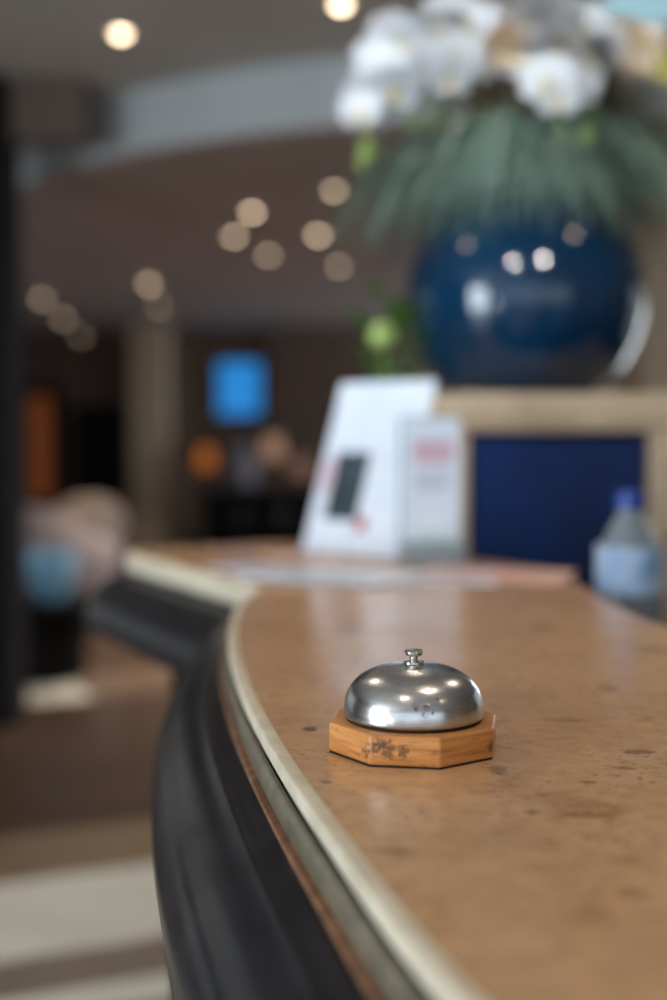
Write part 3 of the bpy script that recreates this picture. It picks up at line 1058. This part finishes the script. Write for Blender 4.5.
DY = 6.6
c = on_y(40, 598, DY)
drum = thing('drum_table', 'black round side table at the left edge with a pale blue bowl', 'side table', (c.x, DY, 0))
obj('table_top', lathe(bmesh.new(), [(0, c.z - .03), (.33, c.z - .03), (.335, c.z - .02), (.335, c.z - .006), (.33, c.z), (0, c.z)], 48), M['black'], drum, world=False)
obj('pedestal', lathe(bmesh.new(), [(0, .025), (.24, .025), (.25, .20), (.30, .38), (.30, c.z - .03), (0, c.z - .03)], 48), M['black'], drum, world=False)
obj('foot', lathe(bmesh.new(), [(0, 0), (.22, 0), (.23, .01), (.22, .025), (0, .025)], 48), M['darkwood'], drum, world=False)
bw = thing('bowl', 'pale blue bowl standing on the black drum table', 'bowl', (on_y(52, 590, DY).x, DY, c.z))
bw.scale = (1.3, 1.3, 1.4)
obj('bowl', lathe(bmesh.new(), [(0, 0), (.055, 0), (.06, .006), (.085, .06), (.098, .12), (.100, .175), (.094, .175), (.09, .12), (.075, .06), (.05, .014), (0, .012)], 40), M['blue_glass'], bw, world=False, angle=60)
obj('foot_ring', lathe(bmesh.new(), [(.04, 0), (.062, 0), (.064, .006), (.058, .01), (.04, .008)], 40), M['blue_glass'], bw, world=False)

# bar against the far wall
yb = 13.6
q0, q1 = on_y(203, 487, yb), on_y(330, 487, yb)
bar = thing('bar_cabinet', 'long black cabinet below the blue screen at the far end', 'cabinet', ((q0.x + q1.x) / 2, yb + .3, 0))
obj('carcass', nbox((q0.x, yb + .02, .08), (q1.x, yb + .6, q0.z - .04), .005), M['black'], bar, smooth=False)
obj('top', nbox((q0.x - .03, yb - .02, q0.z - .04), (q1.x + .03, yb + .62, q0.z), .005), M['darkwood'], bar, smooth=False)
obj('plinth', nbox((q0.x + .03, yb + .05, 0), (q1.x - .03, yb + .57, .08)), M['black'], bar, smooth=False)
nd = 3
for k in range(nd):
    x0 = q0.x + .02 + (q1.x - q0.x - .04) * k / nd
    x1 = q0.x + .02 + (q1.x - q0.x - .04) * (k + 1) / nd - .01
    d = obj('door', nbox((x0, yb, .1), (x1, yb + .02, q0.z - .06), .003), M['black'], bar, smooth=False)
    obj('handle', nbox((x1 - .04, yb - .02, .35), (x1 - .025, yb, .5), .003), M['chrome'], d, smooth=False)

def table_lamp(px, py, label, col, st, r=.12, fy=yb + .3):
    p = on_y(px, py, fy)
    t = thing('table_lamp', label, 'lamp', (p.x, fy, q0.z), 0, 'lamps on the black cabinet')
    hz = p.z - q0.z
    obj('base', lathe(bmesh.new(), [(0, 0), (.07, 0), (.075, .012), (.02, .025), (.016, hz - r * .9), (0, hz - r * .9)], 24), M['bronze'], t, world=False)
    g = glow('lit lamp ' + label[:10], col, st)
    obj('lamp_shade', lathe(bmesh.new(), [(r * .5, hz - r), (r * .95, hz - r), (r * 1.0, hz - r * .9), (r * .8, hz + r * .9), (r * .4, hz + r), (0, hz + r)], 28), g, t, world=False)
    return t


table_lamp(206, 458, 'amber glowing table lamp at the left end of the black cabinet', rgb(220, 120, 40), .42, .11)
table_lamp(273, 447, 'peach glowing table lamp in the middle of the black cabinet', rgb(230, 175, 140), .35, .12)
table_lamp(301, 466, 'low dim peach table lamp right of the brighter peach lamp', rgb(200, 140, 110), .25, .10)
vp = on_y(240, 470, yb + .3)
gv = thing('glass_jar', 'pale grey jar on the black cabinet between the amber and peach lamps', 'jar', (vp.x, yb + .3, q0.z))
obj('body', lathe(bmesh.new(), [(0, 0), (.16, 0), (.2, .05), (.22, .22), (.19, .36), (.12, .42), (.12, .45), (.1, .45), (.1, .41), (0, .02)], 32), M['fabric'], gv, world=False)
obj('lid', lathe(bmesh.new(), [(0, .45), (.125, .45), (.12, .475), (.03, .49), (.025, .52), (0, .525)], 32), M['fabric'], gv, world=False)
# blue screen
s0_, s1_ = on_y(218, 362, 15.45), on_y(260, 415, 15.45)
scr = thing('wall_screen', 'glowing blue screen on the far wall above the black cabinet', 'screen', ((s0_.x + s1_.x) / 2, 15.55, s1_.z))
scr.name = 'television'
bm = bmesh.new()
box(bm, (s0_.x - .03, 15.5, s1_.z - .03), (s1_.x + .03, 15.598, s0_.z + .03), .006)
obj('casing', bm, M['black'], scr, smooth=False)
obj('display', nbox((s0_.x, 15.49, s1_.z), (s1_.x, 15.5, s0_.z)), M['screen'], scr, smooth=False)

# pale pendant shade at the top right, beyond the flowers
ps = on_y(662, -10, 4.2)
pen = thing('pendant_lamp', 'pale blue drum pendant shade above the flowers, top right corner', 'lamp', (ps.x, 4.2, ps.z - .05))
obj('lamp_shade', lathe(bmesh.new(), [(.0, .075), (.07, .075), (.20, .0), (.205, .0), (.205, .012), (.08, .09), (0, .09)], 48, (0, 0, 0)), M['shade'], pen, world=False)
obj('cord', tube(bmesh.new(), [(0, 0, .09), (0, 0, ZC - pen.location.z)], .004, 6), M['black'], pen, world=False)

# ------------------------------------------------------------------ downlights
def downlight(p, rad, L, label, watts=0, spot=110):
    rad *= .66
    t = thing('downlight', label, 'ceiling light', p, 0, 'round downlights in the ceiling')
    col = (1.0, .74, .50, 1)
    obj('lens', lathe(bmesh.new(), [(0, -rad * .75), (rad * .4, -rad * .69), (rad * .7, -rad * .5), (rad * .9, -rad * .25), (rad, -.002), (rad, 0), (0, 0)], 32), glow('lamp glow %.2f' % L, col, L), t, world=False)
    obj('rim', lathe(bmesh.new(), [(rad, 0), (rad, -.006), (rad + .012, -.006), (rad + .016, -.002), (rad + .016, 0)], 32), M['rim'], t, world=False)
    if watts:
        l = bpy.data.lights.new('downlight_bulb', 'SPOT')
        l.energy = watts * (.55 if p[1] < 5 else 7.5)
        l.color = (1.0, .82, .64)
        l.spot_size = R(spot)
        l.spot_blend = .6
        l.shadow_soft_size = .04
        o = bpy.data.objects.new('downlight_bulb', l)
        C.objects.link(o)
        o.location = (p[0], p[1], p[2] - rad - .03)
    return t


for px, py, z, rad, L, wt_, lab in (
        (121, 32, ZC, .045, 9.5, 30, 'round downlight at the top left, alone on the pale ceiling'),
        (341, 3, ZC, .045, 9.5, 30, 'round downlight at the top edge, left of the orchids'),
        (334, 189, ZS, .045, 3.6, 12, 'round downlight uppermost of the six left of the vase'),
        (252, 211, ZS, .045, 6.5, 12, 'round downlight upper left and brightest of the six left of the vase'),
        (234, 235, ZS, .048, 4.6, 12, 'round downlight leftmost of the six left of the vase'),
        (318, 234, ZS, .048, 6.6, 12, 'round downlight in the middle right of the six left of the vase'),
        (268, 254, ZS, .05, 3.2, 12, 'dim round downlight lowest on the left of the six'),
        (339, 265, ZS, .05, 3.0, 12, 'dim round downlight lowest on the right of the six'),
        (149, 283, ZS, .06, 3.6, 12, 'round downlight upper of the pair at centre left'),
        (159, 306, ZS, .06, 1.6, 0, 'faint round downlight lower of the pair at centre left'),
        (42, 298, ZS, .06, 2.4, 12, 'round downlight uppermost of the row of three at the left edge'),
        (63, 318, ZS, .065, 2.2, 0, 'round downlight in the middle of the row of three at the left edge'),
        (81, 335, ZS, .07, 1.4, 0, 'faint round downlight lowest of the row of three at the left edge')):
    downlight(on_z(px, py, z), rad, L, lab, wt_)
for x, y, w_ in ((.55, .55, 26), (-.45, -.3, 22), (.9, -1.2, 22), (-.2, -1.6, 16), (1.3, 1.9, 30), (-1.0, 2.2, 50), (.2, 2.6, 24), (-1.6, 3.2, 75), (-1.3, -2.2, 14), (1.7, -.4, 18), (.35, -2.6, 14)):
    downlight((x, y, ZC), .034, 50, 'round downlight above the counter, outside the photo', w_)

def add_fill_lamp(p, target, watts, deg, label):  # lamp added out of view to light the flowers from the front
    p, target = Vector(p), Vector(target)
    t = thing('fill_lamp', label, 'ceiling light', p)
    d = (target - p).normalized()
    q = Vector((0, 0, -1)).rotation_difference(d).to_matrix()
    bm = lathe(bmesh.new(), [(0, .0), (.030, .0), (.034, -.01), (.036, -.10), (.033, -.10), (.030, -.06), (0, -.06)], 28)
    bmesh.ops.rotate(bm, verts=bm.verts, cent=(0, 0, 0), matrix=q)
    bmesh.ops.translate(bm, verts=bm.verts, vec=(0, 0, -.07))
    obj('lamp_head', bm, M['rim'], t, world=False)
    bm = lathe(bmesh.new(), [(0, -.062), (.028, -.062), (.028, -.0605), (0, -.0605)], 24)
    bmesh.ops.rotate(bm, verts=bm.verts, cent=(0, 0, 0), matrix=q)
    bmesh.ops.translate(bm, verts=bm.verts, vec=(0, 0, -.07))
    obj('lens', bm, glow('fill lamp glow', (.95, .97, 1, 1), 30), t, world=False)
    obj('mount', lathe(bmesh.new(), [(0, -.07), (.012, -.07), (.012, -.012), (.045, -.012), (.045, 0), (0, 0)], 24), M['rim'], t, world=False)
    l = bpy.data.lights.new('fill_lamp_bulb', 'SPOT')
    l.energy, l.color, l.spot_size, l.spot_blend, l.shadow_soft_size = watts, (.93, .97, 1.0), R(deg), .7, .03
    o = bpy.data.objects.new('fill_lamp_bulb', l)
    C.objects.link(o)
    o.location = p + Vector((0, 0, -.07)) + d * .115
    o.rotation_euler = d.to_track_quat('-Z', 'Y').to_euler()


add_fill_lamp((-.35, .35, ZC), (.22, 2.3, 1.95), 55, 42, 'ceiling spotlight added to brighten the flowers, out of view, left one')
add_fill_lamp((.75, .45, ZC), (.42, 2.3, 1.95), 45, 42, 'ceiling spotlight added to brighten the flowers, out of view, right one')

# ------------------------------------------------------------------ camera, world, view
w = bpy.data.worlds.new('World')
SC.world = w
w.use_nodes = True
nt = w.node_tree
bg = nt.nodes['Background']
sky = nt.nodes.new('ShaderNodeTexSky')
sky.sky_type = 'NISHITA'
sky.sun_disc = False
sky.sun_elevation = R(35)
nt.links.new(sky.outputs['Color'], bg.inputs['Color'])
bg.inputs['Strength'].default_value = .03

cam = bpy.data.cameras.new('camera')
cam.sensor_fit = 'VERTICAL'
cam.sensor_height = 36
cam.sensor_width = 24
cam.lens = 45
cam.clip_start = .02
cam.dof.use_dof = True
cam.dof.focus_distance = .755
cam.dof.aperture_fstop = 2.25
cam.dof.aperture_blades = 0
co = bpy.data.objects.new('camera', cam)
C.objects.link(co)
co.location = (0, 0, EYE)
co.rotation_euler = (R(90) - PITCH, 0, 0)
SC.camera = co
vs = SC.view_settings
vs.view_transform = 'Standard'
vs.look = 'None'
vs.gamma = 1
vs.exposure = .3
vs.use_curve_mapping = False
SC.cycles.use_adaptive_sampling = False
SC.cycles.use_denoising = True
SC.cycles.max_bounces = 8
SC.cycles.sample_clamp_indirect = 4
SC.cycles.caustics_reflective = False
SC.cycles.caustics_refractive = False
